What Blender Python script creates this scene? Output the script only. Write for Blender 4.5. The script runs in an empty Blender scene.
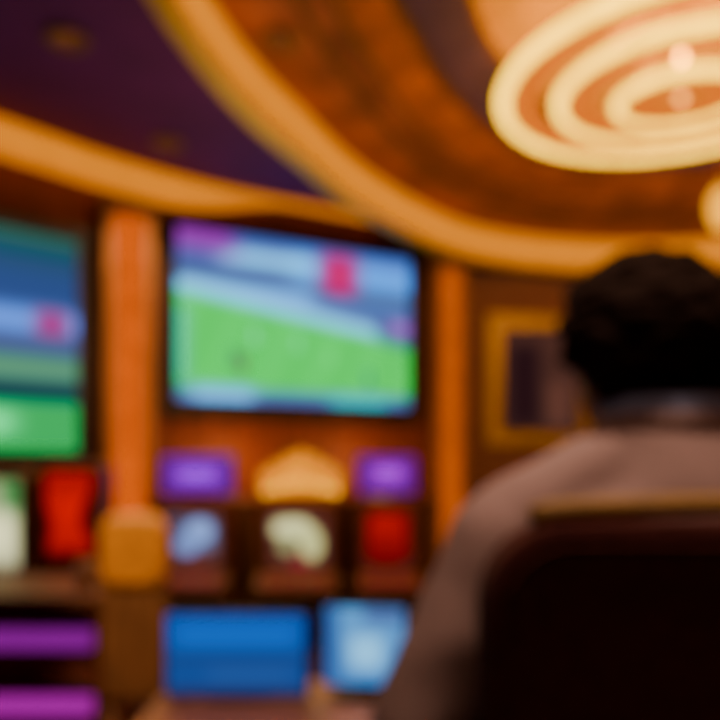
import bpy, bmesh, math, random
from mathutils import Vector, Matrix, noise
random.seed(7)
SC = bpy.context.scene
COL = SC.collection
PI = math.pi
USE_DOF = True

# ---------------------------------------------------------------- colour
def cols(*c): return [[c[j][i] for j in range(3)] for i in range(3)]
S2R = cols((0.6274,0.0691,0.0164),(0.3293,0.9195,0.0880),(0.0433,0.0113,0.8956))
R2S = cols((1.6605,-0.1246,-0.0182),(-0.5876,1.1329,-0.1006),(-0.0728,-0.0083,1.1187))
INS = cols((0.856627153,0.137318973,0.111898213),(0.0951212405,0.761241991,0.0767994186),(0.0482516061,0.101439036,0.811302368))
OUT = cols((1.12710058,-0.14132976,-0.14132976),(-0.11060664,1.15782370,-0.11060664),(-0.01649394,-0.01649394,1.25193641))
def inv(M): return [list(r) for r in Matrix(M).inverted()]
INSI, OUTI = inv(INS), inv(OUT)
def mul(M, v): return [sum(M[i][j]*v[j] for j in range(3)) for i in range(3)]
def poly(x):
    return 15.5*x**6-40.14*x**5+31.96*x**4-6.868*x**3+.4298*x**2+.1191*x-.00232
LUT = [poly(i/2000) for i in range(2001)]
def ipoly(y):
    lo, hi = 0, 1900
    while hi-lo > 1:
        m = (lo+hi)//2
        if LUT[m] < y: lo = m
        else: hi = m
    return lo/2000
def fwd(l):
    c = mul(INS, mul(S2R, l))
    c = [(math.log2(max(x,1e-10))+12.47393)/16.5 for x in c]
    c = [poly(min(1,max(0,x))) for x in c]
    c = [max(0,x)**2.2 for x in mul(OUT,c)]
    return [255*min(1,max(0,x))**(1/2.2) for x in mul(R2S,c)]
def disp(rgb):
    """wanted display colour (0-255) -> scene linear emission"""
    t = [max(0,x)**(1/2.2) for x in mul(S2R,[(c/255)**2.2 for c in rgb])]
    t = mul(OUTI, t)
    l = [2**(ipoly(min(max(c,.004),.985))*16.5-12.47393) for c in t]
    return [max(0.0, c) for c in mul(R2S, mul(INSI, l))]
def dispo(rgb):
    """same, refined by search so that saturated colours stay saturated"""
    l = [max(c,1e-4) for c in disp(rgb)]
    err = lambda q: sum((a-b)**2 for a,b in zip(fwd(q),rgb))
    e = err(l); st = .6
    while st > .01:
        imp = False
        for i in range(3):
            for f in (1+st, 1/(1+st)):
                q = list(l); q[i] = max(1e-5,q[i]*f); e2 = err(q)
                if e2 < e-1e-6: l, e, imp = q, e2, True
        if not imp: st *= .6
    return l

# ---------------------------------------------------------------- materials
def nodes(name):
    m = bpy.data.materials.new(name); m.use_nodes = True
    nt = m.node_tree; nt.nodes.clear()
    return m, nt, nt.nodes.new('ShaderNodeOutputMaterial')
def mat(name, col, rough=.5, metal=0, scale=12, amt=.25, bump=.0, stretch=(1,1,1), trans=0, spec=None):
    m, nt, o = nodes(name)
    b = nt.nodes.new('ShaderNodeBsdfPrincipled'); nt.links.new(b.outputs[0], o.inputs[0])
    tc = nt.nodes.new('ShaderNodeTexCoord'); mp = nt.nodes.new('ShaderNodeMapping')
    mp.inputs['Scale'].default_value = stretch
    nz = nt.nodes.new('ShaderNodeTexNoise'); nz.inputs['Scale'].default_value = scale; nz.inputs['Detail'].default_value = 5
    rp = nt.nodes.new('ShaderNodeValToRGB')
    a = [max(0, c*(1-amt)) for c in col]; z = [min(1, c*(1+amt)) for c in col]
    rp.color_ramp.elements[0].color = (*a,1); rp.color_ramp.elements[1].color = (*z,1)
    rp.color_ramp.elements[0].position = .3; rp.color_ramp.elements[1].position = .7
    nt.links.new(tc.outputs['Object'], mp.inputs[0]); nt.links.new(mp.outputs[0], nz.inputs['Vector'])
    nt.links.new(nz.outputs[0], rp.inputs[0]); nt.links.new(rp.outputs[0], b.inputs['Base Color'])
    b.inputs['Roughness'].default_value = rough; b.inputs['Metallic'].default_value = metal
    if trans: b.inputs['Transmission Weight'].default_value = trans
    if spec is not None: b.inputs['Specular IOR Level'].default_value = spec
    if bump:
        bp = nt.nodes.new('ShaderNodeBump'); bp.inputs['Strength'].default_value = bump; bp.inputs['Distance'].default_value = .01
        nt.links.new(nz.outputs[0], bp.inputs['Height']); nt.links.new(bp.outputs[0], b.inputs['Normal'])
    return m
def emit(name, rgb, k=1.0, var=.12, scale=6, lin=None):
    m, nt, o = nodes(name)
    e = nt.nodes.new('ShaderNodeEmission'); nt.links.new(e.outputs[0], o.inputs[0])
    tc = nt.nodes.new('ShaderNodeTexCoord'); nz = nt.nodes.new('ShaderNodeTexNoise'); nz.inputs['Scale'].default_value = scale
    rp = nt.nodes.new('ShaderNodeValToRGB'); c = dispo(rgb)
    if lin: c = [a*b for a,b in zip(c,lin)]
    rp.color_ramp.elements[0].color = (*[x*(1-var) for x in c],1); rp.color_ramp.elements[1].color = (*[x*(1+var) for x in c],1)
    nt.links.new(tc.outputs['Object'], nz.inputs['Vector']); nt.links.new(nz.outputs[0], rp.inputs[0]); nt.links.new(rp.outputs[0], e.inputs[0])
    e.inputs[1].default_value = k
    return m
def screen_mat():
    m, nt, o = nodes('lit_screen')
    a = nt.nodes.new('ShaderNodeVertexColor'); a.layer_name = 'Col'
    e = nt.nodes.new('ShaderNodeEmission'); nt.links.new(a.outputs[0], e.inputs[0]); nt.links.new(e.outputs[0], o.inputs[0])
    return m
def carpet_mat():
    m, nt, o = nodes('patterned_carpet')
    b = nt.nodes.new('ShaderNodeBsdfPrincipled'); nt.links.new(b.outputs[0], o.inputs[0])
    tc = nt.nodes.new('ShaderNodeTexCoord'); v = nt.nodes.new('ShaderNodeTexVoronoi'); v.inputs['Scale'].default_value = 2.2
    rp = nt.nodes.new('ShaderNodeValToRGB')
    rp.color_ramp.elements[0].color = (.09,.03,.01,1); rp.color_ramp.elements[1].color = (.03,.004,.006,1)
    e = rp.color_ramp.elements.new(.3); e.color = (.05,.012,.02,1)
    nt.links.new(tc.outputs['Object'], v.inputs['Vector']); nt.links.new(v.outputs['Distance'], rp.inputs[0]); nt.links.new(rp.outputs[0], b.inputs['Base Color'])
    b.inputs['Roughness'].default_value = .95
    return m
M = dict(
 carpet=carpet_mat(), screen=screen_mat(),
 purple=mat('purple_plaster',(.12,.010,.18),.85,amt=.15,scale=3),
 wall=mat('red_wood_panelling',(.20,.040,.015),.6,scale=4,amt=.35,stretch=(6,6,.5)),
 wallp=mat('mauve_brown_wallcovering',(.24,.11,.115),.85,scale=9,amt=.15),
 dome=mat('copper_wood_panel',(.37,.106,.048),.65,scale=3,amt=.5),
 domep=mat('violet_panel',(.10,.055,.34),.75,scale=4,amt=.2),
 domein=mat('warm_gilt_plaster',(.85,.45,.02),.6,scale=4,amt=.2),
 gold=mat('brushed_gold',(.75,.42,.09),.35,1,scale=20,amt=.15),
 goldp=mat('gilt_frame_paint',(.70,.45,.02),.5,.1,scale=14,amt=.25,bump=.3),
 goldd=mat('dull_gold_rail',(.24,.12,.018),.65,.1,scale=14,amt=.2),
 wood=mat('warm_brown_wood',(.42,.18,.065),.5,scale=6,amt=.35,stretch=(1,8,8)),
 woodm=mat('mid_brown_wood',(.23,.095,.042),.5,scale=6,amt=.35,stretch=(8,8,1)),
 woodd=mat('dark_brown_wood',(.16,.055,.028),.5,scale=6,amt=.35,stretch=(8,8,1)),
 black=mat('black_plastic',(.008,.006,.010),.55,amt=.2),
 cab=mat('dark_cabinet_laminate',(.16,.042,.026),.5,amt=.3),
 leather=mat('near_black_maroon_leather',(.055,.012,.010),.85,scale=60,amt=.2,bump=.1,spec=.1),
 amber=mat('amber_leather',(.88,.32,.02),.5,scale=30,amt=.25,bump=.1),
 metal=mat('dark_steel',(.18,.15,.14),.35,1,amt=.15),
 jacket=mat('mauve_brown_wool',(.285,.185,.176),.95,scale=90,amt=.10,bump=.08,spec=.1),
 shirt=mat('blue_grey_cotton',(.22,.25,.42),.9,scale=50,amt=.1,spec=.1),
 trousers=mat('charcoal_cotton',(.03,.028,.035),.85,scale=50,amt=.2),
 shoe=mat('black_shoe_leather',(.015,.012,.012),.4,amt=.2),
 skin=mat('skin',(.34,.16,.10),.55,scale=25,amt=.08),
 hair=mat('dark_brown_hair',(.014,.006,.004),.9,scale=40,amt=.5,bump=.4,stretch=(4,4,1),spec=.06),
 eye=mat('eye_white',(.7,.68,.65),.2,amt=.03),
 pale_pink=mat('pale_pink_matte',(.75,.45,.38),.8,amt=.04),
 glass=mat('pale_pink_glass',(.85,.6,.62),.12,amt=.05,trans=.5),
 cove=emit('amber_led',(238,162,32),lin=(.97,1.22,0)),
 core=emit('bright_amber_led',(238,162,32),lin=(1.18,1.62,0)),
 chand=emit('cream_light',(255,242,178),1,.4,8), 
 ring_glow=emit('amber_glow_band',(240,160,44),1,.4,14),
 pend=emit('soft_pendant_glow',(236,198,130),1,.3,8),
 pil=emit('backlit_onyx',(218,126,56),1,.4,5), pil2=emit('backlit_onyx_dim',(198,112,48),1,.4,5),
 neon=emit('magenta_led',(200,0,200)), neon2=emit('violet_led',(160,0,182)),
 down=emit('warm_downlight_lens',(120,66,42)),
 pinkb=emit('pink_button',(150,50,60)),
)

# ---------------------------------------------------------------- mesh helpers
def add(bm, src):
    me = bpy.data.meshes.new('t'); src.to_mesh(me); src.free(); bm.from_mesh(me); bpy.data.meshes.remove(me)
def box(bm, c, s, bev=0, seg=2, R=None):
    t = bmesh.new(); bmesh.ops.create_cube(t, size=1)
    bmesh.ops.scale(t, vec=s, verts=t.verts)
    if bev: bmesh.ops.bevel(t, geom=t.edges[:], offset=bev, segments=seg, affect='EDGES', profile=.5)
    if R: bmesh.ops.transform(t, matrix=R, verts=t.verts)
    bmesh.ops.translate(t, vec=c, verts=t.verts); add(bm, t)
def ell(bm, c, r, R=None, seg=20):
    t = bmesh.new(); bmesh.ops.create_uvsphere(t, u_segments=seg, v_segments=seg//2+2, radius=1)
    bmesh.ops.scale(t, vec=r if hasattr(r,'__len__') else (r,r,r), verts=t.verts)
    if R: bmesh.ops.transform(t, matrix=R, verts=t.verts)
    bmesh.ops.translate(t, vec=c, verts=t.verts); add(bm, t)
def cyl(bm, p0, p1, r0, r1=None, seg=18):
    r1 = r0 if r1 is None else r1
    p0, p1 = Vector(p0), Vector(p1); d = p1-p0
    t = bmesh.new(); bmesh.ops.create_cone(t, cap_ends=True, segments=seg, radius1=r0, radius2=r1, depth=d.length)
    q = Vector((0,0,1)).rotation_difference(d).to_matrix().to_4x4()
    bmesh.ops.transform(t, matrix=Matrix.Translation((p0+p1)/2)@q, verts=t.verts); add(bm, t)
def cap(bm, p0, p1, r0, r1=None):
    r1 = r0 if r1 is None else r1
    cyl(bm, p0, p1, r0, r1, 16); ell(bm, p0, r0, seg=16); ell(bm, p1, r1, seg=16)
def prism(bm, outline, y0, y1, bev=0):
    t = bmesh.new(); vs = [t.verts.new((x,y0,z)) for x,z in outline]; f = t.faces.new(vs)
    e = bmesh.ops.extrude_face_region(t, geom=[f])
    bmesh.ops.translate(t, vec=(0,y1-y0,0), verts=[v for v in e['geom'] if isinstance(v, bmesh.types.BMVert)])
    bmesh.ops.recalc_face_normals(t, faces=t.faces)
    if bev: bmesh.ops.bevel(t, geom=[e for e in t.edges if abs(e.verts[0].co.y-e.verts[1].co.y)<1e-6], offset=bev, segments=2, affect='EDGES', profile=.5)
    add(bm, t)
def lathe(bm, prof, seg=32, c=(0,0,0), sc=(1,1)):
    t = bmesh.new(); rings = []
    for r,z in prof:
        rings.append([t.verts.new((c[0]+sc[0]*r*math.cos(2*PI*k/seg), c[1]+sc[1]*r*math.sin(2*PI*k/seg), c[2]+z)) for k in range(seg)])
    for a,b in zip(rings, rings[1:]):
        for k in range(seg): t.faces.new((a[k], a[(k+1)%seg], b[(k+1)%seg], b[k]))
    for rg, p in ((rings[0],prof[0]),(rings[-1],prof[-1])):
        if p[0] > 1e-4: t.faces.new(rg)
    bmesh.ops.remove_doubles(t, verts=t.verts, dist=1e-5)
    bmesh.ops.recalc_face_normals(t, faces=t.faces); add(bm, t)
def tube(bm, pts, r, seg=12, closed=False):
    pts = [Vector(p) for p in pts]; n = len(pts); t = bmesh.new(); rings = []
    for i,p in enumerate(pts):
        a = pts[(i-1)%n] if closed or i>0 else p; b = pts[(i+1)%n] if closed or i<n-1 else p
        d = (b-a).normalized(); up = Vector((0,0,1)) if abs(d.z)<.95 else Vector((0,1,0))
        s = d.cross(up).normalized(); w = s.cross(d).normalized()
        rings.append([t.verts.new(p+r*(math.cos(2*PI*k/seg)*s+math.sin(2*PI*k/seg)*w)) for k in range(seg)])
    m = n if closed else n-1
    for i in range(m):
        a, b = rings[i], rings[(i+1)%n]
        for k in range(seg): t.faces.new((a[k], a[(k+1)%seg], b[(k+1)%seg], b[k]))
    if not closed: t.faces.new(rings[0]); t.faces.new(rings[-1])
    bmesh.ops.recalc_face_normals(t, faces=t.faces); add(bm, t)
def sweep(bm, pts, sec, closed=False):
    """sec: (offset to the left of travel, z) list, or a function i -> list; plan path pts"""
    n = len(pts); t = bmesh.new(); rings = []
    sf = sec if callable(sec) else (lambda i: sec)
    for i in range(n):
        p = Vector(pts[i])
        a = Vector(pts[(i-1)%n]) if closed or i>0 else None; b = Vector(pts[(i+1)%n]) if closed or i<n-1 else None
        d1 = (p-a).normalized() if a is not None else (b-p).normalized(); d2 = (b-p).normalized() if b is not None else d1
        n1 = Vector((-d1.y,d1.x)); n2 = Vector((-d2.y,d2.x)); nn = (n1+n2).normalized(); k = 1/max(.35, nn.dot(n1))
        rings.append([t.verts.new((p.x+nn.x*o*k, p.y+nn.y*o*k, z)) for o,z in sf(i)])
    s = len(sf(0))
    for i in range(n if closed else n-1):
        a, b = rings[i], rings[(i+1)%n]
        for k in range(s): t.faces.new((a[k], a[(k+1)%s], b[(k+1)%s], b[k]))
    if not closed: t.faces.new(rings[0]); t.faces.new(rings[-1])
    bmesh.ops.recalc_face_normals(t, faces=t.faces); add(bm, t)
def obj(name, bm, m, parent=None, smooth=False):
    me = bpy.data.meshes.new(name); bm.to_mesh(me); bm.free()
    me.materials.append(m)
    if smooth:
        for p in me.polygons: p.use_smooth = True
    o = bpy.data.objects.new(name, me); COL.objects.link(o)
    if parent: o.parent = parent
    return o
def tag(o, label, cat, group=None):
    o['label'] = label; o['category'] = cat
    if group: o['group'] = group
    return o
def thing(name, label, cat, loc, rz=0, group=None):
    o = bpy.data.objects.new(name, None); COL.objects.link(o); o.empty_display_size = .1
    o.location = loc; o.rotation_euler = (0,0,rz)
    return tag(o, label, cat, group)
def struct(name, bm, m):
    o = obj(name, bm, m); o['kind'] = 'structure'; return o
def B(): return bmesh.new()
def remesh(bm, vox, it=6, disp_amt=0, disp_s=10):
    me = bpy.data.meshes.new('tmp'); bm.to_mesh(me); bm.free()
    o = bpy.data.objects.new('tmp', me); COL.objects.link(o)
    r = o.modifiers.new('r','REMESH'); r.mode = 'VOXEL'; r.voxel_size = vox
    s = o.modifiers.new('s','SMOOTH'); s.factor = .5; s.iterations = it
    dg = bpy.context.evaluated_depsgraph_get(); ev = o.evaluated_get(dg)
    m2 = bpy.data.meshes.new_from_object(ev)
    bpy.data.objects.remove(o); bpy.data.meshes.remove(me)
    out = bmesh.new(); out.from_mesh(m2); bpy.data.meshes.remove(m2)
    if disp_amt:
        out.normal_update()
        for v in out.verts: v.co += v.normal*disp_amt*noise.noise(v.co*disp_s)
    return out
def screen(name, x0, x1, z0, z1, y, fn, parent, nx=90, nz=60):
    bm = B(); g = []
    for j in range(nz+1):
        g.append([bm.verts.new((x0+(x1-x0)*i/nx, y, z1+(z0-z1)*j/nz)) for i in range(nx+1)])
    for j in range(nz):
        for i in range(nx): bm.faces.new((g[j+1][i], g[j+1][i+1], g[j][i+1], g[j][i]))
    o = obj(name, bm, M['screen'], parent)
    ca = o.data.color_attributes.new('Col','FLOAT_COLOR','POINT')
    k = 0
    for j in range(nz+1):
        for i in range(nx+1):
            ca.data[k].color = (*disp(fn(i/nx, j/nz)),1); k += 1
    return o
def ss(a,b,x):
    t = min(1,max(0,(x-a)/(b-a))); return t*t*(3-2*t)
def mix(a,b,t): return tuple(a[i]*(1-t)+b[i]*t for i in range(3))
def patch(c, col, u, v, u0,u1,v0,v1, s=.02):
    w = ss(u0-s,u0+s,u)*(1-ss(u1-s,u1+s,u))*ss(v0-s,v0+s,v)*(1-ss(v1-s,v1+s,v)); return mix(c,col,w)

# ---------------------------------------------------------------- room shell
CEIL = 3.80
def wall(name, p0, p1, m, h=CEIL):
    p0, p1 = Vector(p0), Vector(p1); d = (p1-p0).normalized(); n = Vector((-d.y,d.x))
    if n.dot(Vector((1,3))-(p0+p1)/2) > 0: n = -n
    bm = B(); t = .15; q = [p0,p1,p1+n*t,p0+n*t]
    lo = [bm.verts.new((v.x,v.y,0)) for v in q]; hi = [bm.verts.new((v.x,v.y,h)) for v in q]
    bm.faces.new(lo); bm.faces.new(hi)
    for k in range(4): bm.faces.new((lo[k],lo[(k+1)%4],hi[(k+1)%4],hi[k]))
    bmesh.ops.recalc_face_normals(bm, faces=bm.faces)
    return struct(name, bm, m)
wall('wall_left', (-5.5,-2.5), (-5.5,2.18), M['wall'])
wall('wall_left_far', (-5.5,2.18), (-1.817,6.045), M['wall'])
wall('wall_far', (-1.817,6.045), (1.1,7.546), M['wall'])
wall('wall_right_far', (1.1,7.546), (6,8.35), M['wallp'])
wall('wall_right', (6,8.35), (6,-2.5), M['wallp'])
wall('wall_rear', (6,-2.5), (-5.5,-2.5), M['wall'])
bm = B(); box(bm, (.25,3,-.05), (12.2,12.2,.1)); struct('floor', bm, M['carpet'])

RING0 = [(-.88,3.16),(-.69,4.05),(-.41,4.77),(-.08,5.55),(.354,6.25),(.89,6.92),(1.47,7.33),(2.18,7.58),(3.0,7.66),(3.9,7.5),(4.7,6.9),(5.3,5.8),(5.5,4.3),(5.3,2.4),(4.6,.7),(3.2,-.3),(1.5,-.6),(.2,-.1),(-.6,.9),(-.93,2.1)]
def catmull(P, k=6, closed=True):
    out = []; n = len(P)
    for i in range(n if closed else n-1):
        a,b,c,d = (Vector(P[(i+j)%n] if closed else P[min(max(i+j,0),n-1)]) for j in (-1,0,1,2))
        for s in range(k):
            t = s/k
            out.append(.5*((2*b)+(c-a)*t+(2*a-5*b+4*c-d)*t*t+(3*b-a-3*c+d)*t**3))
    if not closed: out.append(Vector(P[-1]))
    return out
RING = catmull(RING0)
CC = Vector((2.2,3.6))
bm = B()
outer = [bm.verts.new((x,y,CEIL)) for x,y in ((-5.7,-2.7),(6.2,-2.7),(6.2,8.6),(-5.7,8.6))]
inner = [bm.verts.new((p.x,p.y,CEIL)) for p in RING]
ed = [bm.edges.new((outer[i],outer[(i+1)%4])) for i in range(4)]+[bm.edges.new((inner[i],inner[(i+1)%len(inner)])) for i in range(len(inner))]
bmesh.ops.triangle_fill(bm, use_beauty=True, use_dissolve=False, edges=ed)
struct('ceiling', bm, M['purple'])
def annulus(name, levels, m):
    bm = B(); rings = []
    for s,z in levels:
        rings.append([bm.verts.new((CC.x+(p.x-CC.x)*s, CC.y+(p.y-CC.y)*s, z)) for p in RING])
    n = len(RING)
    for a,b in zip(rings,rings[1:]):
        for k in range(n): bm.faces.new((a[k],a[(k+1)%n],b[(k+1)%n],b[k]))
    if levels[-1][0] < .3: bm.faces.new(rings[-1])
    bmesh.ops.recalc_face_normals(bm, faces=bm.faces)
    return struct(name, bm, m)
annulus('ceiling_recess_slope', [(1.0,3.80),(.86,3.82),(.85,3.86),(.80,3.88),(.795,3.93),(.72,4.06),(.715,4.12)], M['dome'])
annulus('ceiling_recess_step', [(.715,4.12),(.59,4.20),(.585,4.28)], M['domep'])
annulus('ceiling_recess_top', [(.585,4.28),(.45,4.36),(.25,4.42)], M['domein'])
for i,(s,z) in enumerate(((.855,3.84),(.797,3.90),(.717,4.09),(.587,4.24))):
    bm = B(); tube(bm, [(CC.x+(p.x-CC.x)*s, CC.y+(p.y-CC.y)*s, z) for p in RING], .022, 8, True)
    struct('trim_%d'%(i+1), bm, M['woodd'])
bm = B(); sweep(bm, [tuple(p) for p in RING], [(-.05,3.43),(.05,3.43),(.05,3.47),(-.05,3.47)], True); struct('trim_5', bm, M['goldp'])
bm = B(); sweep(bm, [tuple(p) for p in RING], [(.03,3.47),(.05,3.47),(.05,3.83),(.03,3.83)], True); struct('trim_6', bm, M['purple'])
rp = [tuple(p) for p in RING]
area2 = sum(rp[i][0]*rp[(i+1)%len(rp)][1]-rp[(i+1)%len(rp)][0]*rp[i][1] for i in range(len(rp)))
IN = 1 if area2 > 0 else -1          # inward is left of travel when counter-clockwise
bm = B(); sweep(bm, rp, [(-.03,3.47),(.03,3.47),(.03,3.79),(-.03,3.79)], True)
cv = tag(obj('cove_light', bm, M['cove']), 'wide amber light band curving around the oval ceiling recess', 'cove light', 'amber cove lights')
bm = B(); sweep(bm, rp, [(IN*.031,3.565),(IN*.044,3.575),(IN*.044,3.695),(IN*.031,3.705)], True)
obj('light_core', bm, M['core'], cv)
wp = catmull([(-5.1,2.2),(-3.7,3.7),(-2.53,4.93),(-2.0,5.53),(-1.4,6.05),(-.9,6.36),(-.4,6.63),(.2,6.95)],5,False)
NW = len(wp)
def wk(i): return 1-.88*ss(.50,.80,i/(NW-1))
def wsec(i):
    k = wk(i); zb = 3.79-.24*k
    return [(.05,zb),(-.03,zb),(-.06,zb+.03*k),(-.06,3.79),(.05,3.79)]
bm = B(); sweep(bm, [tuple(p) for p in wp], wsec)
cv = tag(obj('cove_light', bm, M['cove']), 'amber light band along the top of the wall at left, above the screens', 'cove light', 'amber cove lights')
NC = int(NW*.66)
bm = B(); sweep(bm, [tuple(p) for p in wp[:NC]], lambda i: [(-.061,3.79-.16*wk(i)),(-.061,3.79-.08*wk(i)),(-.072,3.79-.09*wk(i)),(-.072,3.79-.15*wk(i))])
obj('light_core', bm, M['core'], cv)

# ---------------------------------------------------------------- ceiling downlights
def downlight(x,y,z,label):
    t = thing('downlight', label, 'ceiling light', (x,y,z), 0, 'recessed ceiling downlights')
    bm = B(); lathe(bm, [(.075,-.004),(.115,-.004),(.12,-.018),(.112,-.026),(.085,-.026),(.075,-.012)]); obj('trim_ring', bm, M['goldd'], t, True)
    bm = B(); lathe(bm, [(.0,-.012),(.05,-.014),(.078,-.008),(.078,-.004),(0,-.004)]); obj('lens', bm, M['down'], t, True)
    return t
downlight(-1.66,3.97,CEIL,'round ceiling downlight in the purple ceiling, nearest the upper left corner')
downlight(-1.45,5.28,CEIL,'round ceiling downlight in the purple ceiling, just above the amber wall band')
downlight(-.46,4.01,3.815,'small round downlight inside the copper-coloured ceiling recess beside the amber band')

# ---------------------------------------------------------------- chandelier
ch = thing('chandelier', 'large chandelier of glowing cream concentric rings hanging in the ceiling recess', 'chandelier', (2.02,4.4,3.75))
bm = B(); lathe(bm, [(0,.66),(.16,.66),(.16,.63),(.05,.58),(.02,.5),(.02,0.06),(.05,.02),(.06,-.04),(.03,-.09),(0,-.1)]); obj('stem', bm, M['gold'], ch, True)
for (r,z,tr) in ((1.10,0,.044),(.74,-.03,.038),(.38,-.08,.034)):
    wob = lambda a: z+.03*math.sin(a)
    pts = [(r*math.cos(a*2*PI/72), r*math.sin(a*2*PI/72), wob(a*2*PI/72)) for a in range(72)]
    bm = B(); tube(bm, pts, tr, 12, True)
    rg = obj('light_ring', bm, M['chand'], ch, True)
    bm = B(); tube(bm, [(x,y,q+tr) for x,y,q in pts], .02, 8, True)
    obj('ring_frame', bm, M['gold'], rg, True)
    bm = B(); sweep(bm, [(x,y) for x,y,q in pts], lambda i: [(.0,pts[i][2]-.015),(.22,pts[i][2]+.0),(.22,pts[i][2]+.03),(.0,pts[i][2]+.02)], True)
    obj('glow_band', bm, M['ring_glow'], rg)  # flat emissive band added to imitate the amber glow beside each ring
    for k in range(4):
        a = 2*PI*k/4+.4; bm = B(); cyl(bm, (r*math.cos(a), r*math.sin(a), z+.04), (.04*math.cos(a), .04*math.sin(a), .55), .006, seg=8); obj('suspension_rod', bm, M['gold'], ch)
pn = thing('pendant_lamp', 'cream glowing pendant lamp at the right edge above the head', 'pendant lamp', (2.90,5.6,3.43))
bm = B(); lathe(bm, [(0,-.18),(.06,-.17),(.10,-.08),(.11,0),(.10,.08),(.06,.14),(0,.15)]); obj('glass_shade', bm, M['pend'], pn, True)
bm = B(); lathe(bm, [(0,.14),(.06,.14),(.05,.19),(.012,.2),(.012,.76),(.06,.77),(.06,.80),(0,.80)]); obj('stem', bm, M['gold'], pn, True)

# ---------------------------------------------------------------- big screens
def players(c,u,v,pts):
    for pu,pv,col in pts: c = patch(c,col,u,v,pu-.012,pu+.012,pv-.05,pv+.05,.012)
    return c
def paint_main(u,v):
    c = mix((98,128,185),(92,118,168),ss(.1,.3,v))
    c = patch(c,(130,182,226),u,v,.45,1.1,.06,.34,.08)
    c = patch(c,(165,208,226),u,v,.15,.55,.08,.18,.06)
    c = patch(c,(162,98,180),u,v,-.1,.22,-.1,.12,.06)
    c = patch(c,(88,112,152),u,v,-.1,1.1,.24,.31,.05)
    c = patch(c,(150,195,228),u,v,.02,.55,.29,.38,.06)
    c = patch(c,(212,68,128),u,v,.59,.74,.04,.29,.06)
    top = .38+.22*max(0,u-.05)
    g = mix((116,203,126),(110,199,120),.5+.5*math.sin(u*30+v*8))
    c = mix(c,(165,205,226),ss(top-.14,top-.05,v)*(1-ss(.8,.9,u)))
    c = mix(c,g,ss(top-.05,top+.05,v))
    c = patch(c,(175,140,200),u,v,.9,1.1,.42,.52,.05)
    c = patch(c,(130,195,190),u,v,-.1,.03,.45,.9,.05)
    c = players(c,u,v,[(.22,.74,(105,130,115)),(.25,.77,(150,120,110)),(.3,.6,(160,212,170)),(.62,.7,(140,215,145)),(.48,.62,(155,215,165)),(.8,.82,(80,140,135))])
    c = patch(c,(112,140,188),u,v,-.1,1.1,.93,1.1,.04)
    c = patch(c,(155,195,222),u,v,.05,.3,.91,1.1,.05)
    c = patch(c,(120,195,200),u,v,.62,.9,.94,1.1,.05)
    return c
def paint_left(u,v):
    c = mix((52,96,122),(64,98,150),ss(.05,.25,v))
    c = patch(c,(66,116,104),u,v,.3,1.1,-.1,.06,.05)
    c = patch(c,(130,170,220),u,v,-.1,1.1,.34,.47,.05)
    c = patch(c,(176,95,150),u,v,.88,.97,.35,.48,.03)
    c = patch(c,(100,118,160),u,v,-.1,1.1,.47,.54,.03)
    c = patch(c,(116,158,130),u,v,-.1,1.1,.56,.68,.04)
    c = patch(c,(28,78,76),u,v,-.1,1.1,.69,.76,.02)
    c = mix(c,(40,178,112),ss(.75,.79,v))
    c = patch(c,(150,228,182),u,v,.70,.82,.82,.92,.06)
    return c
def big_tv(loc, rz, w, h, fn, label, reach, b=.12, bb=.15, bt=.11):
    """origin at bottom centre of the front plane, back towards +y"""
    t = thing('television', label, 'screen', loc, rz, 'large wall screens')
    bm = B(); box(bm, (0,.05,h/2), (w,.07,h), .012); obj('casing', bm, M['black'], t)
    bm = B()
    for c,s in (((0,.01,bb/2),(w,.03,bb)),((0,.01,h-bt/2),(w,.03,bt)),((-w/2+b/2,.01,(h+bb-bt)/2),(b,.03,h-bb-bt)),((w/2-b/2,.01,(h+bb-bt)/2),(b,.03,h-bb-bt))): box(bm,c,s,.006)
    obj('bezel', bm, M['black'], t)
    screen('display', -w/2+b, w/2-b, bb, h-bt, .010, fn, t, 140, 90)
    bm = B(); box(bm, (0,.08+(reach-.08)/2,h*.5), (w*.3,reach-.08,h*.4)); obj('wall_bracket', bm, M['metal'], t)
    return t
ANG = math.atan2(.4577,.889)
big_tv((-.5365,6.57,1.775), ANG, 2.58, 1.76, paint_main, 'large central wall screen showing a green sports pitch and blue stands', .12)
la = math.atan2(.9,1); lu = Vector((math.cos(la),math.sin(la)))
lc = Vector((-1.95,5.04))-lu*1.245
big_tv((lc.x,lc.y,1.36), la, 2.49, 1.69, paint_left, 'wall screen cut off by the left edge with bright green lower band', .42, .08, .10, .09)

# ---------------------------------------------------------------- pillars
def pillar(x, y, rz, w, m, label):
    t = thing('pillar', label, 'pillar', (x,y,0), rz, 'backlit orange pillars')
    bm = B(); box(bm, (0,-.11,.09), (w+.08,.22,.18), .012); box(bm,(0,-.105,.22),(w+.04,.21,.08),.012); obj('plinth', bm, M['woodd'], t)
    bm = B(); box(bm, (0,-.07,1.85), (w-.02,.14,3.2)); obj('core', bm, M['woodd'], t)
    bm = B(); box(bm, (0,-.155,1.85), (w*.62,.03,3.18), .008); obj('light_panel', bm, m, t)
    for s in (-1,1):
        bm = B(); box(bm, (s*(w/2-w*.095),-.16,1.85), (w*.19,.05,3.2), .012); obj('edge_trim', bm, M['wood'], t)
    bm = B(); box(bm, (0,-.10,3.42), (w+.03,.2,.08), .012); box(bm,(0,-.11,3.48),(w+.06,.22,.06),.01); obj('capital', bm, M['wood'], t)
pillar(-1.97,5.82,math.radians(36),.40,M['pil'],'glowing orange pillar between the left and central wall screens')
pillar(.87,6.98+.5146*.87,ANG,.38,M['pil2'],'dimmer orange pillar just right of the central wall screen')

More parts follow.
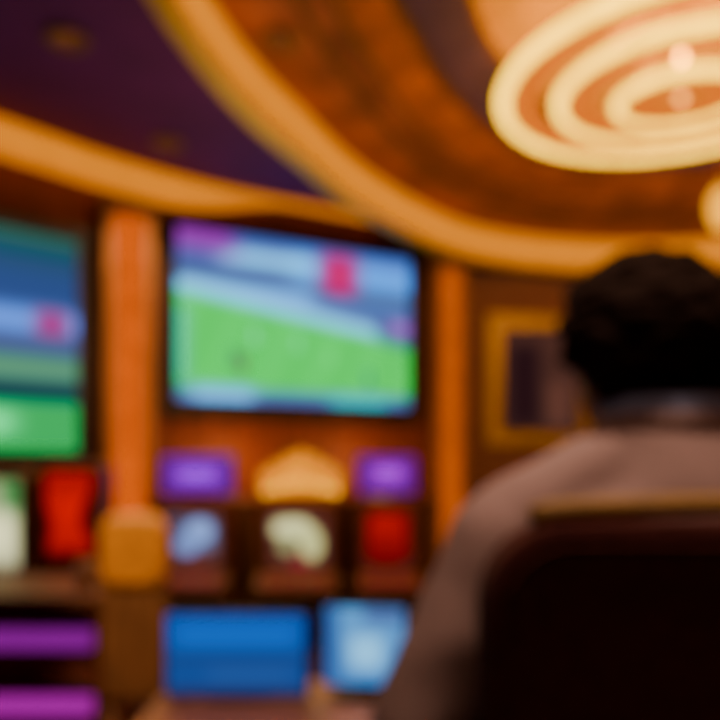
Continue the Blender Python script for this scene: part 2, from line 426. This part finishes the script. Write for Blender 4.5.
# ---------------------------------------------------------------- framed artwork on right wall
ra = math.atan2(.804,4.9)
t = thing('framed_artwork', 'gold framed dark artwork on the mauve wall behind the person', 'picture', (1.96,7.546+.164*.86,1.56), ra)
w, h, b = 1.20, 1.42, .15
bm = B()
for sx in (-1,1): box(bm,(sx*(w/2-b/2),-.035,h/2),(b,.07,h),.02)
for z in (b/2,h-b/2): box(bm,(0,-.034,z),(w,.066,b),.02)
fr = obj('frame', bm, M['goldp'], t)
bm = B()
for sx in (-1,1): box(bm,(sx*(w/2-b+.015),-.06,h/2),(.03,.05,h-2*b+.06),.008)
for z in (b-.015,h-b+.015): box(bm,(0,-.06,z),(w-2*b,.05,.03),.008)
obj('inner_moulding', bm, M['gold'], fr)
def paint_art(u,v):
    c = mix((92,54,44),(74,44,38),v)
    c = patch(c,(44,20,24),u,v,.12,.5,.15,.95,.1); c = patch(c,(112,70,58),u,v,.6,.9,.5,.95,.1)
    return c
screen('canvas', -w/2+b, w/2-b, b, h-b, -.02, paint_art, t, 40, 50)  # picture colours are emitted, so the canvas glows though it is no lamp

# ---------------------------------------------------------------- slot machines
M['crown'] = emit('gold_sign_glow',(240,184,66),1,.5,9)
M['bulbg'] = emit('gold_bulb_glow',(250,220,130))
def deck_and_base(t, w):
    bm = B(); box(bm,(0,.25,.05),(w-.04,.46,.1),.008); box(bm,(0,.25,.26),(w,.5,.34),.015); obj('base', bm, M['cab'], t)
    bm = B()
    o = [(-.17,.42),(-.17,.47),(.02,.56),(.2,.56),(.2,.42)]
    tb = B(); va=[tb.verts.new((-w/2,y,z)) for y,z in o]; vb=[tb.verts.new((w/2,y,z)) for y,z in o]
    tb.faces.new(va); tb.faces.new(vb)
    for k in range(5): tb.faces.new((va[k],va[(k+1)%5],vb[(k+1)%5],vb[k]))
    bmesh.ops.recalc_face_normals(tb, faces=tb.faces); bmesh.ops.bevel(tb, geom=tb.edges[:], offset=.01, segments=2, affect='EDGES'); add(bm,tb)
    dk = obj('button_deck', bm, M['woodd'], t)
    for k in range(5):
        x = (k-2)*w*.16; bm = B(); cyl(bm,(x,-.1,.502),(x-.0,-.112,.532),.024,.02,14); obj('button', bm, M['pinkb'], dk, True)
def slot(loc, rz, w, fn, top, topfn, label, group):
    t = thing('slot_machine', label, 'slot machine', loc, rz, group)
    deck_and_base(t, w)
    bm = B(); box(bm,(0,.3,.80),(w,.4,.6),.02)
    for s in (-1,1): box(bm,(s*(w/2-.025),.09,.80),(.05,.06,.58),.012)
    obj('cabinet', bm, M['cab'], t)
    bm = B(); x1=w/2-.05
    for c,s in (((0,.085,.575),(2*x1,.05,.04)),((0,.085,1.025),(2*x1,.05,.04)),((-x1+.01,.085,.80),(.02,.05,.42)),((x1-.01,.085,.80),(.02,.05,.42))): box(bm,c,s,.008)
    obj('screen_bezel', bm, M['cab'], t)
    screen('screen', -x1+.02, x1-.02, .595, 1.005, .092, fn, t, 40, 40)
    for s in (-1,1):
        bm = B(); cyl(bm,(s*w*.3,.3,1.09),(s*w*.3,.3,1.14),.03); obj('topper_post', bm, M['gold'], t)
    if top == 'panel':
        bm = B(); box(bm,(0,.3,1.285),(w,.12,.33),.03,3); tp = obj('topper_sign', bm, M['cab'], t)
        screen('sign_panel', -w/2+.02, w/2-.02, 1.14, 1.43, .236, topfn, tp, 40, 24)
    else:
        W = w/2*1.08
        ol = [(-W,1.12),(W,1.12),(W*1.03,1.26),(W*.95,1.33),(W*.82,1.315),(W*.70,1.385),(W*.50,1.38),(W*.36,1.445),(W*.18,1.445),(0,1.49),(-W*.18,1.445),(-W*.36,1.445),(-W*.50,1.38),(-W*.70,1.385),(-W*.82,1.315),(-W*.95,1.33),(-W*1.03,1.26)]
        bm = B(); prism(bm, ol, .25,.36,.008); tp = obj('topper_sign', bm, M['goldp'], t)
        bm = B(); prism(bm, [(x*.93,1.29+(z-1.29)*.90) for x,z in ol], .236,.251); obj('sign_panel', bm, M['crown'], tp)
        for k in range(7):
            x = (k-3)*W*.27; bm = B(); ell(bm,(x,.232,1.19+.03*math.cos(k-3)),(.03,.02,.03),seg=12); obj('sign_bulb', bm, M['bulbg'], tp, True)
    return t
def slot_tall(loc, rz, w, z0, z1, fn, label, group):
    t = thing('slot_machine', label, 'slot machine', loc, rz, group)
    deck_and_base(t, w)
    h = z1+.05
    bm = B(); box(bm,(0,.3,(h+.5)/2),(w,.4,h-.5),.03,3); obj('cabinet', bm, M['cab'], t)
    x1 = w/2-.02; zm=(z0+z1)/2; hh=z1-z0
    bm = B()
    for c,s in (((0,.095,z0-.015),(2*x1,.05,.03)),((0,.095,z1+.015),(2*x1,.05,.03)),((-x1+.012,.095,zm),(.024,.05,hh)),((x1-.012,.095,zm),(.024,.05,hh))): box(bm,c,s,.006)
    obj('screen_bezel', bm, M['black'], t)
    screen('screen', -x1+.024, x1-.024, z0, z1, .092, fn, t, 36, 60)
    return t
def pv(u,v):
    c = mix((138,60,192),(112,44,160),ss(.1,.5,max(abs(v-.5),abs(u-.5)))); c = patch(c,(180,122,228),u,v,.2,.8,.32,.68,.16); return c
def pv2(u,v):
    c = mix((146,62,190),(112,38,150),ss(.1,.5,max(abs(v-.5),abs(u-.5)))); c = patch(c,(194,125,222),u,v,.25,.8,.28,.62,.16); return c
DK = (104,54,44)
def blob(c,col,u,v,cu,cv,ru,rv):
    return mix(col,c,ss(.5,1.3,((u-cu)/ru)**2+((v-cv)/rv)**2))
def s_blue(u,v):
    c = mix(DK,(104,60,54),v); c = patch(c,(116,132,166),u,v,.18,.9,.12,.72,.12); c = blob(c,(152,174,205),u,v,.62,.34,.26,.24); c = blob(c,(138,160,196),u,v,.4,.62,.22,.2)
    c = blob(c,(98,88,110),u,v,.2,.2,.18,.2); return patch(c,(130,62,58),u,v,.3,.8,.88,1.1,.08)
def s_white(u,v):
    c = mix(DK,(104,58,48),v); c = patch(c,(200,198,174),u,v,.05,.62,.12,.45,.1); c = blob(c,(205,202,176),u,v,.42,.32,.36,.22); c = blob(c,(195,192,160),u,v,.70,.58,.2,.34); c = blob(c,(160,158,126),u,v,.3,.6,.16,.2); return patch(c,(170,60,75),u,v,.35,.65,.86,1.1,.08)
def s_red(u,v):
    c = mix(DK,(96,34,40),v); c = patch(c,(168,22,16),u,v,.04,.96,-.1,.72,.07); c = patch(c,(150,20,18),u,v,.1,.85,.6,.9,.07); c = patch(c,(190,34,22),u,v,.15,.75,.05,.4,.12); return c
def s_red2(u,v):
    e = .36+.12*math.sin(v*7+.6)
    c = mix((185,14,12),(200,18,14),ss(0,.5,v)); c = patch(c,(215,30,20),u,v,.25,.75,.25,.6,.2); c = mix(c,(120,12,14),ss(.82,1,v)); return mix(c,(80,14,14),ss(e,e+.2,abs(u-.5+.1*math.sin(v*4))))
def s_green(u,v):
    c = mix((165,172,140),(190,185,165),v); c = patch(c,(95,145,90),u,v,.7,1.1,.0,.3,.15); c = patch(c,(215,212,192),u,v,.3,.9,.35,.8,.15); return mix(c,(110,95,75),ss(.85,1,v))
G = 'slot machines under the central screen'
slot((-1.265,5.2,0),0,.58,s_blue,'panel',pv,'slot machine with purple topper and grey-blue screen, leftmost under central screen',G)
slot((-.46,5.2,0),0,.60,s_white,'crown',None,'slot machine with gold crown-shaped topper and whitish screen',G)
slot((.21,5.2,0),0,.48,s_red,'panel',pv2,'slot machine with purple topper and red screen, beside the person',G)
G2 = 'slot machines behind the neon bar counter'
slot_tall((-1.77,4.2,0),.12,.37,.80,1.33,s_red2,'slot machine with tall bright red screen behind the neon bar counter',G2)
slot_tall((-2.19,4.08,0),.12,.42,.72,1.28,s_green,'slot machine with tall pale green-white screen at the left edge',G2)
t = thing('gap_panel', 'low dark wooden panel added behind the three slot machines to hide the lit wall', 'gap_panel', (-.52,5.76,0))  # added panel, keeps the gaps dark where the wall behind is lit
bm = B(); box(bm,(0,0,.52),(2.3,.04,1.04),.004)
for k in range(7): box(bm,((k-3)*.37,-.022,.52),(.03,.012,1.0),.003)
obj('panel', bm, M['woodm'], t)
bm = B(); box(bm,(0,0,1.06),(2.34,.07,.04),.008); obj('cap_rail', bm, M['woodd'], t)

# ---------------------------------------------------------------- bar counter with neon
t = thing('bar_counter', 'dark bar counter with two magenta neon strips at lower left', 'bar counter', (-2.0,3.0,0))
bm = B(); box(bm,(-.1,.25,.41),(1.9,.46,.74),.01); box(bm,(-.1,.27,.03),(1.86,.40,.06)); obj('front_panel', bm, M['cab'], t)
bm = B(); box(bm,(-.1,.22,.805),(1.98,.62,.05),.012,3); obj('countertop', bm, M['woodd'], t)
for z,m in ((.63,'neon2'),(.345,'neon')):
    bm = B(); box(bm,(-.1,.008,z),(1.9,.05,.085),.008,2); obj('neon_strip', bm, M[m], t)
    bm = B(); box(bm,(-.1,.016,z+.07),(1.9,.03,.03),.005); obj('strip_rail', bm, M['metal'], t)
t = thing('tumbler', 'small pale pink drinking glass on the bar counter', 'glass', (-1.20,3.08,.8303))
bm = B(); lathe(bm,[(0,0),(.034,0),(.042,.13),(.039,.13),(.031,.012),(0,.012)]); obj('glass_body', bm, M['glass'], t, True)
bm = B(); lathe(bm,[(0,.014),(.0305,.014),(.036,.08),(0,.08)]); obj('drink', bm, M['pale_pink'], t, True)

# ---------------------------------------------------------------- amber bar chair
t = thing('bar_chair', 'amber leather bar chair with brown wooden back, between counter and blue monitor', 'chair', (-.85,2.72,0))
def rr(w,z0,z1,r,n=6):
    o=[]
    for cx,cz,a0 in ((w/2-r,z0+r,-90),(w/2-r,z1-r,0),(-w/2+r,z1-r,90),(-w/2+r,z0+r,180)):
        for k in range(n+1):
            a=math.radians(a0+90*k/n); o.append((cx+r*math.cos(a),cz+r*math.sin(a)))
    return o
bm = B(); prism(bm, rr(.25,.92,1.20,.07,8), -.12,-.05,.028); obj('backrest', bm, M['amber'], t, False)
bm = B(); prism(bm, rr(.245,.50,1.04,.03), -.10,-.055,.008); obj('back_panel', bm, M['woodm'], t)
bm = B(); box(bm,(0,.1,.62),(.235,.36,.09),.03,3); obj('seat', bm, M['amber'], t)
bm = B(); box(bm,(0,.1,.555),(.225,.34,.05),.008); obj('seat_frame', bm, M['woodm'], t)
for sx in (-1,1):
    for sy in (-.05,.25):
        bm = B(); cyl(bm,(sx*.095,sy,.54),(sx*.115,sy+(.03 if sy>0 else -.03),0),.022,.016); obj('leg', bm, M['woodm'], t, True)
bm = B()
for sx in (-1,1): cyl(bm,(sx*.105,-.063,.28),(sx*.105,.264,.28),.011)
cyl(bm,(-.105,.264,.28),(.105,.264,.28),.011); obj('footrest', bm, M['gold'], t, True)

# ---------------------------------------------------------------- desk, monitors, reflection slip
t = thing('desk', 'brown wooden desk holding two blue monitors at bottom centre', 'desk', (-.24,1.93,0))
bm = B(); box(bm,(0,0,.68),(.72,.62,.04),.01,3); obj('desktop', bm, M['wood'], t)
for sx in (-1,1):
    bm = B(); box(bm,(sx*.33,0,.33),(.04,.56,.66),.006); obj('side_panel', bm, M['woodd'], t)
bm = B(); box(bm,(0,.22,.42),(.62,.03,.44),.005); obj('modesty_panel', bm, M['woodd'], t)
def monitor(loc, rz, w, z0, z1, fn, label):
    t = thing('monitor', label, 'monitor', loc, rz, 'monitors on the wooden desk')
    hz=(z0+z1)/2; hh=z1-z0
    bm = B(); box(bm,(0,.022,hz),(w,.035,hh),.008); box(bm,(0,.045,hz),(w*.6,.03,hh*.6),.01); obj('casing', bm, M['black'], t)
    screen('display', -w/2+.009, w/2-.009, z0+.009, z1-.009, .0035, fn, t, 60, 40)
    bm = B(); box(bm,(0,.07,.01+z1*.35),(.05,.02,z1*.7),.004); obj('stand_neck', bm, M['black'], t)
    bm = B(); box(bm,(0,.06,.006),(.18,.13,.012),.004); obj('stand_base', bm, M['black'], t)
def m_blue(u,v):
    c = mix((36,108,182),(44,94,154),v); c = patch(c,(32,128,198),u,v,.05,.95,.1,.4,.1); c = patch(c,(46,86,140),u,v,.0,1,.5,.58,.04)
    c = patch(c,(60,108,165),u,v,.3,.9,.66,.8,.08); return patch(c,(70,60,105),u,v,-.1,1.1,.93,1.1,.04)
def m_pale(u,v):
    c = mix((125,172,204),(100,150,194),v); c = patch(c,(165,200,218),u,v,.3,.75,.35,.8,.12); c = patch(c,(80,126,178),u,v,-.1,.18,0,1,.06); return patch(c,(98,130,175),u,v,.5,1,.0,.2,.08)
monitor((-.36,2.03,.7003),0,.42,.005,.26,m_blue,'wide monitor with deep blue screen on the desk')
monitor((.012,2.05,.7003),-.12,.25,.03,.275,m_pale,'narrow monitor with pale blue screen beside the person\'s arm')
t = thing('reflection_slip', 'pale pink slip added as a bright reflection on the desk in front of the pale monitor', 'pale_pink', (-.03,1.88,.7003), .3)  # thin sheet added in place of a bright reflection on the wood
bm = B(); box(bm,(0,0,.001),(.10,.06,.002)); obj('sheet', bm, M['pale_pink'], t)
bm = B(); box(bm,(0,.022,.0026),(.10,.014,.001)); obj('edge_strip', bm, M['amber'], t)

# ---------------------------------------------------------------- dark stool in the foreground
t = thing('casino_chair', 'high dark leather chair with gold top rail, person seated in it', 'chair', (.405,.90,0))
bm = B(); prism(bm, rr(.56,.80,1.337,.085,10), -.215,-.145,.008); obj('backrest', bm, M['leather'], t)
bm = B(); tube(bm, [(x,-.185,1.344+.010*math.cos(x/.25*1.4)-6*max(0,abs(x)-.2)**2) for x in [(-.23+.46*k/28) for k in range(29)]], .0120, 14); obj('top_rail', bm, M['goldd'], t, True)
bm = B(); tube(bm, [(x,-.2165,z) for x,z in rr(.53,.82,1.315,.07,6)], .0025, 8, True); obj('piping', bm, M['leather'], t, True)
bm = B(); box(bm,(0,.06,.735),(.48,.46,.088),.03,4); obj('seat', bm, M['leather'], t, True)
bm = B(); box(bm,(0,.06,.68),(.42,.40,.03),.008)
for s in (-1,1): box(bm,(s*.18,-.17,.76),(.05,.03,.2),.006)
box(bm,(0,-.15,.68),(.42,.06,.03),.006); obj('seat_frame', bm, M['metal'], t)
bm = B(); lathe(bm,[(0,.665),(.05,.665),(.04,.05),(.09,.035),(.26,.02),(.27,0),(0,0)],36,(0,.06,0)); obj('pedestal', bm, M['metal'], t, True)
bm = B(); box(bm,(0,.50,.315),(.44,.26,.026),.008)
for s in (-1,1): cyl(bm,(s*.03,.08,.30),(s*.16,.42,.305),.014)
obj('footrest', bm, M['metal'], t)

# ---------------------------------------------------------------- person (seated, seen from behind)
PX, PY = .40, .92
HR = math.radians(24); HZ = -.020; HY = .025; HX = -.006
def Hd(x,y,z):
    c,s = math.cos(HR), math.sin(HR); y0=.02
    return (HX+x*c-(y-y0)*s, y0+HY+x*s+(y-y0)*c, z+HZ)
RH = Matrix.Rotation(HR,4,'Z')
SIDES = (-1,1)
bm = B()
ell(bm,(0,-.01,.90),(.155,.125,.115)); ell(bm,(0,-.01,1.04),(.14,.105,.16)); ell(bm,(0,-.005,1.21),(.165,.112,.16))
cap(bm,(-.17,0,1.33),(.17,0,1.33),.05)
cap(bm,(0,-.005,1.36),(0,.035,1.49),.058,.055)
ell(bm,Hd(0,.025,1.578),(.076,.094,.1),RH,28); ell(bm,Hd(0,.07,1.525),(.054,.055,.062),RH); ell(bm,Hd(0,.105,1.49),(.025,.02,.02),RH)
ell(bm,Hd(0,.122,1.552),(.013,.02,.022),RH,14); cap(bm,Hd(0,.112,1.59),Hd(0,.126,1.555),.008,.011)
ell(bm,Hd(0,.117,1.517),(.024,.010,.006),RH,14); ell(bm,Hd(0,.115,1.507),(.02,.010,.007),RH,14)
for s in SIDES:
    cap(bm,Hd(s*.018,.112,1.60),Hd(s*.048,.098,1.602),.007,.006)
    ell(bm,Hd(s*.082,.018,1.565),(.010,.02,.033),RH,14); ell(bm,Hd(s*.036,.09,1.545),(.022,.02,.018),RH,14)
    cap(bm,(s*.19,0,1.325),(s*.315,-.005,1.05),.05,.04); cap(bm,(s*.315,-.005,1.05),(s*.165,.26,.985),.04,.026)
    px = s*.15
    ell(bm,(px,.315,.972),(.04,.05,.017),None,18); cap(bm,(s*.165,.26,.985),(px,.31,.974),.024,.02)
    for k,(dx,L) in enumerate(((-.034,.066),(-.011,.078),(.012,.072),(.034,.056))):
        d = -s*dx
        a=(px+d,.352,.972); b=(px+d*1.12,.352+L*.5,.974); c2=(px+d*1.18,.352+L,.956)
        cap(bm,a,b,.0092,.0085); cap(bm,b,c2,.0085,.0072)
    a=(px-s*.034,.30,.968); b=(px-s*.06,.33,.966); c2=(px-s*.064,.358,.957)
    cap(bm,a,b,.012,.010); cap(bm,b,c2,.010,.0085)
    cap(bm,(s*.09,.0,.868),(s*.13,.46,.865),.082,.056); cap(bm,(s*.13,.46,.865),(s*.13,.45,.42),.05,.034)
    cap(bm,(s*.13,.43,.385),(s*.14,.58,.366),.033,.026)
bm = remesh(bm,.0042,3)
person = obj('person', bm, M['skin'], None, True); person.location = (PX,PY,0)
tag(person,'person with short dark hair in mauve-brown jacket seen from behind, seated in the dark chair','person')
# hair
bm = B(); n=520
for i in range(n):
    z = 1-2*(i+.5)/n; r = math.sqrt(1-z*z); a = i*2.399963
    x,y = r*math.cos(a), r*math.sin(a)
    if y>.25 and z<.55: continue
    if y>-.15 and z<-.25: continue
    if z<-.76: continue
    rad = random.uniform(.017,.024)
    wide = 1.0 if z > -.2 else 1+.12*min(1,(-.2-z)/.5)
    ell(bm, Hd(x*.109*wide, .02+y*.108, 1.585+z*.103), rad, seg=10)
ell(bm,Hd(0,.012,1.590),(.108,.106,.102),RH,24)
bm = remesh(bm,.005,5,.006,30)
for v in bm.verts: v.co += Vector((v.co.x-HX, v.co.y-.04, 0)).normalized()*.0025*math.sin(v.co.z*260+6*noise.noise(v.co*22))
obj('hair', bm, M['hair'], person, True)
for s in SIDES:
    bm = B(); ell(bm, Hd(s*.032,.100,1.580), (.0115,.0105,.0095), RH, 14); obj('eye', bm, M['eye'], person, True)
# jacket
bm = B()
ell(bm,(0,-.005,.93),(.18,.140,.11)); ell(bm,(0,-.005,1.05),(.175,.125,.17)); ell(bm,(0,0,1.21),(.205,.125,.17)); ell(bm,(0,-.01,1.29),(.20,.115,.10))
cap(bm,(-.19,0,1.312),(.19,0,1.312),.068)
for s in SIDES:
    cap(bm,(s*.02,.0,1.408),(s*.21,0,1.308),.066,.064)
    cap(bm,(s*.210,0,1.292),(s*.325,-.005,1.05),.074,.066); cap(bm,(s*.325,-.005,1.05),(s*.18,.225,.992),.066,.042)
lathe(bm,[(0,1.30),(.125,1.30),(.118,1.36),(.098,1.415),(.083,1.454),(0,1.454)],32,(0,.010,0))
bm = remesh(bm,.007,18,.005,14)
obj('jacket', bm, M['jacket'], person, True)
bm = B(); lathe(bm,[(.080,1.432),(.0865,1.435),(.083,1.457),(.080,1.460),(.077,1.453)],36,(0,.008,0),(1,1.02)); obj('jacket_collar', bm, M['jacket'], person, True)
bm = B(); lathe(bm,[(.072,1.42),(.0785,1.42),(.0805,1.474),(.0765,1.480),(.071,1.472)],36,(0,.007,0),(1,1.03)); obj('shirt_collar', bm, M['shirt'], person, True)
bm = B()
ell(bm,(0,-.005,.895),(.172,.136,.112))
for s in SIDES:
    cap(bm,(s*.09,.0,.872),(s*.13,.46,.868),.086,.066); cap(bm,(s*.13,.46,.868),(s*.13,.447,.45),.062,.05)
bm = remesh(bm,.008,5,.006,18); obj('trousers', bm, M['trousers'], person, True)
for s in SIDES:
    bm = B(); cap(bm,(s*.13,.42,.378),(s*.14,.59,.368),.042,.036); cap(bm,(s*.13,.435,.385),(s*.13,.445,.44),.043,.042)
    bm = remesh(bm,.006,4)
    for v in bm.verts: v.co.z = max(v.co.z,.330)
    obj('shoe', bm, M['shoe'], person, True)

# ---------------------------------------------------------------- lights
def light(kind, loc, power, col, r=.1, target=None, angle=70, blend=.6):
    l = bpy.data.lights.new('lamp', kind); l.energy = power; l.color = col
    l.shadow_soft_size = r
    o = bpy.data.objects.new('lamp', l); COL.objects.link(o); o.location = loc
    if kind == 'SPOT':
        l.spot_size = math.radians(angle); l.spot_blend = blend
        o.rotation_euler = (Vector(target)-Vector(loc)).to_track_quat('-Z','Y').to_euler()
    return o
WARM = (1,.58,.25)
light('POINT',(2.02,4.4,3.98),75,(1,.56,.05),.2)
light('POINT',(2.02,4.4,3.5),40,WARM,.3)
light('SPOT',(-1.66,3.97,3.74),100,WARM,.06,(-1.6,3.97,0),120)
light('SPOT',(-1.45,5.28,3.74),90,WARM,.06,(-1.3,5.4,0),120)
light('SPOT',(.24,.62,3.7),310,(1,.70,.50),.12,(.36,.87,1.42),22,1.0)  # added key spot without a fixture, brightens the shoulders
light('SPOT',(-.5,-1.2,3.5),50,(1,.62,.42),.2,(.44,.75,1.2),32,.9)  # dim unseen spot added behind the camera to lift the chair back
light('SPOT',(-.8,.9,3.6),420,(1,.66,.33),.1,(-.85,2.6,1.04),14)  # narrow added spot, no fixture, brightens the amber bar chair
light('SPOT',(-.3,.9,3.6),120,(1,.62,.33),.1,(-.22,1.85,.7),26)  # extra spot added to brighten the desktop, no fixture above
light('POINT',(2.83,5.6,3.1),21,WARM,.1)
light('POINT',(-.6,4.3,2.3),32,WARM,.4)  # floating point lamp added as soft warm fill
light('POINT',(-1.0,6.02,1.40),11,(1,.42,.13),.08)  # unseen point lamp added to wash the wall under the central screen
light('POINT',(.15,6.55,1.40),11,(1,.42,.13),.08)  # second added wall wash lamp, hidden behind the machines
w = bpy.data.worlds.new('World'); SC.world = w; w.use_nodes = True
w.node_tree.nodes['Background'].inputs[0].default_value = (.02,.008,.006,1)

# ---------------------------------------------------------------- camera
cd = bpy.data.cameras.new('Camera'); cam = bpy.data.objects.new('Camera', cd); COL.objects.link(cam)
cd.sensor_width = 36; cd.lens = 35; cd.shift_y = 100/720; cd.clip_start = .02
cam.location = (0,0,1.4); cam.rotation_euler = (PI/2,0,0)
if USE_DOF:
    cd.dof.use_dof = True; cd.dof.focus_distance = .1; cd.dof.aperture_fstop = 35/3.6; cd.dof.aperture_blades = 0
SC.camera = cam
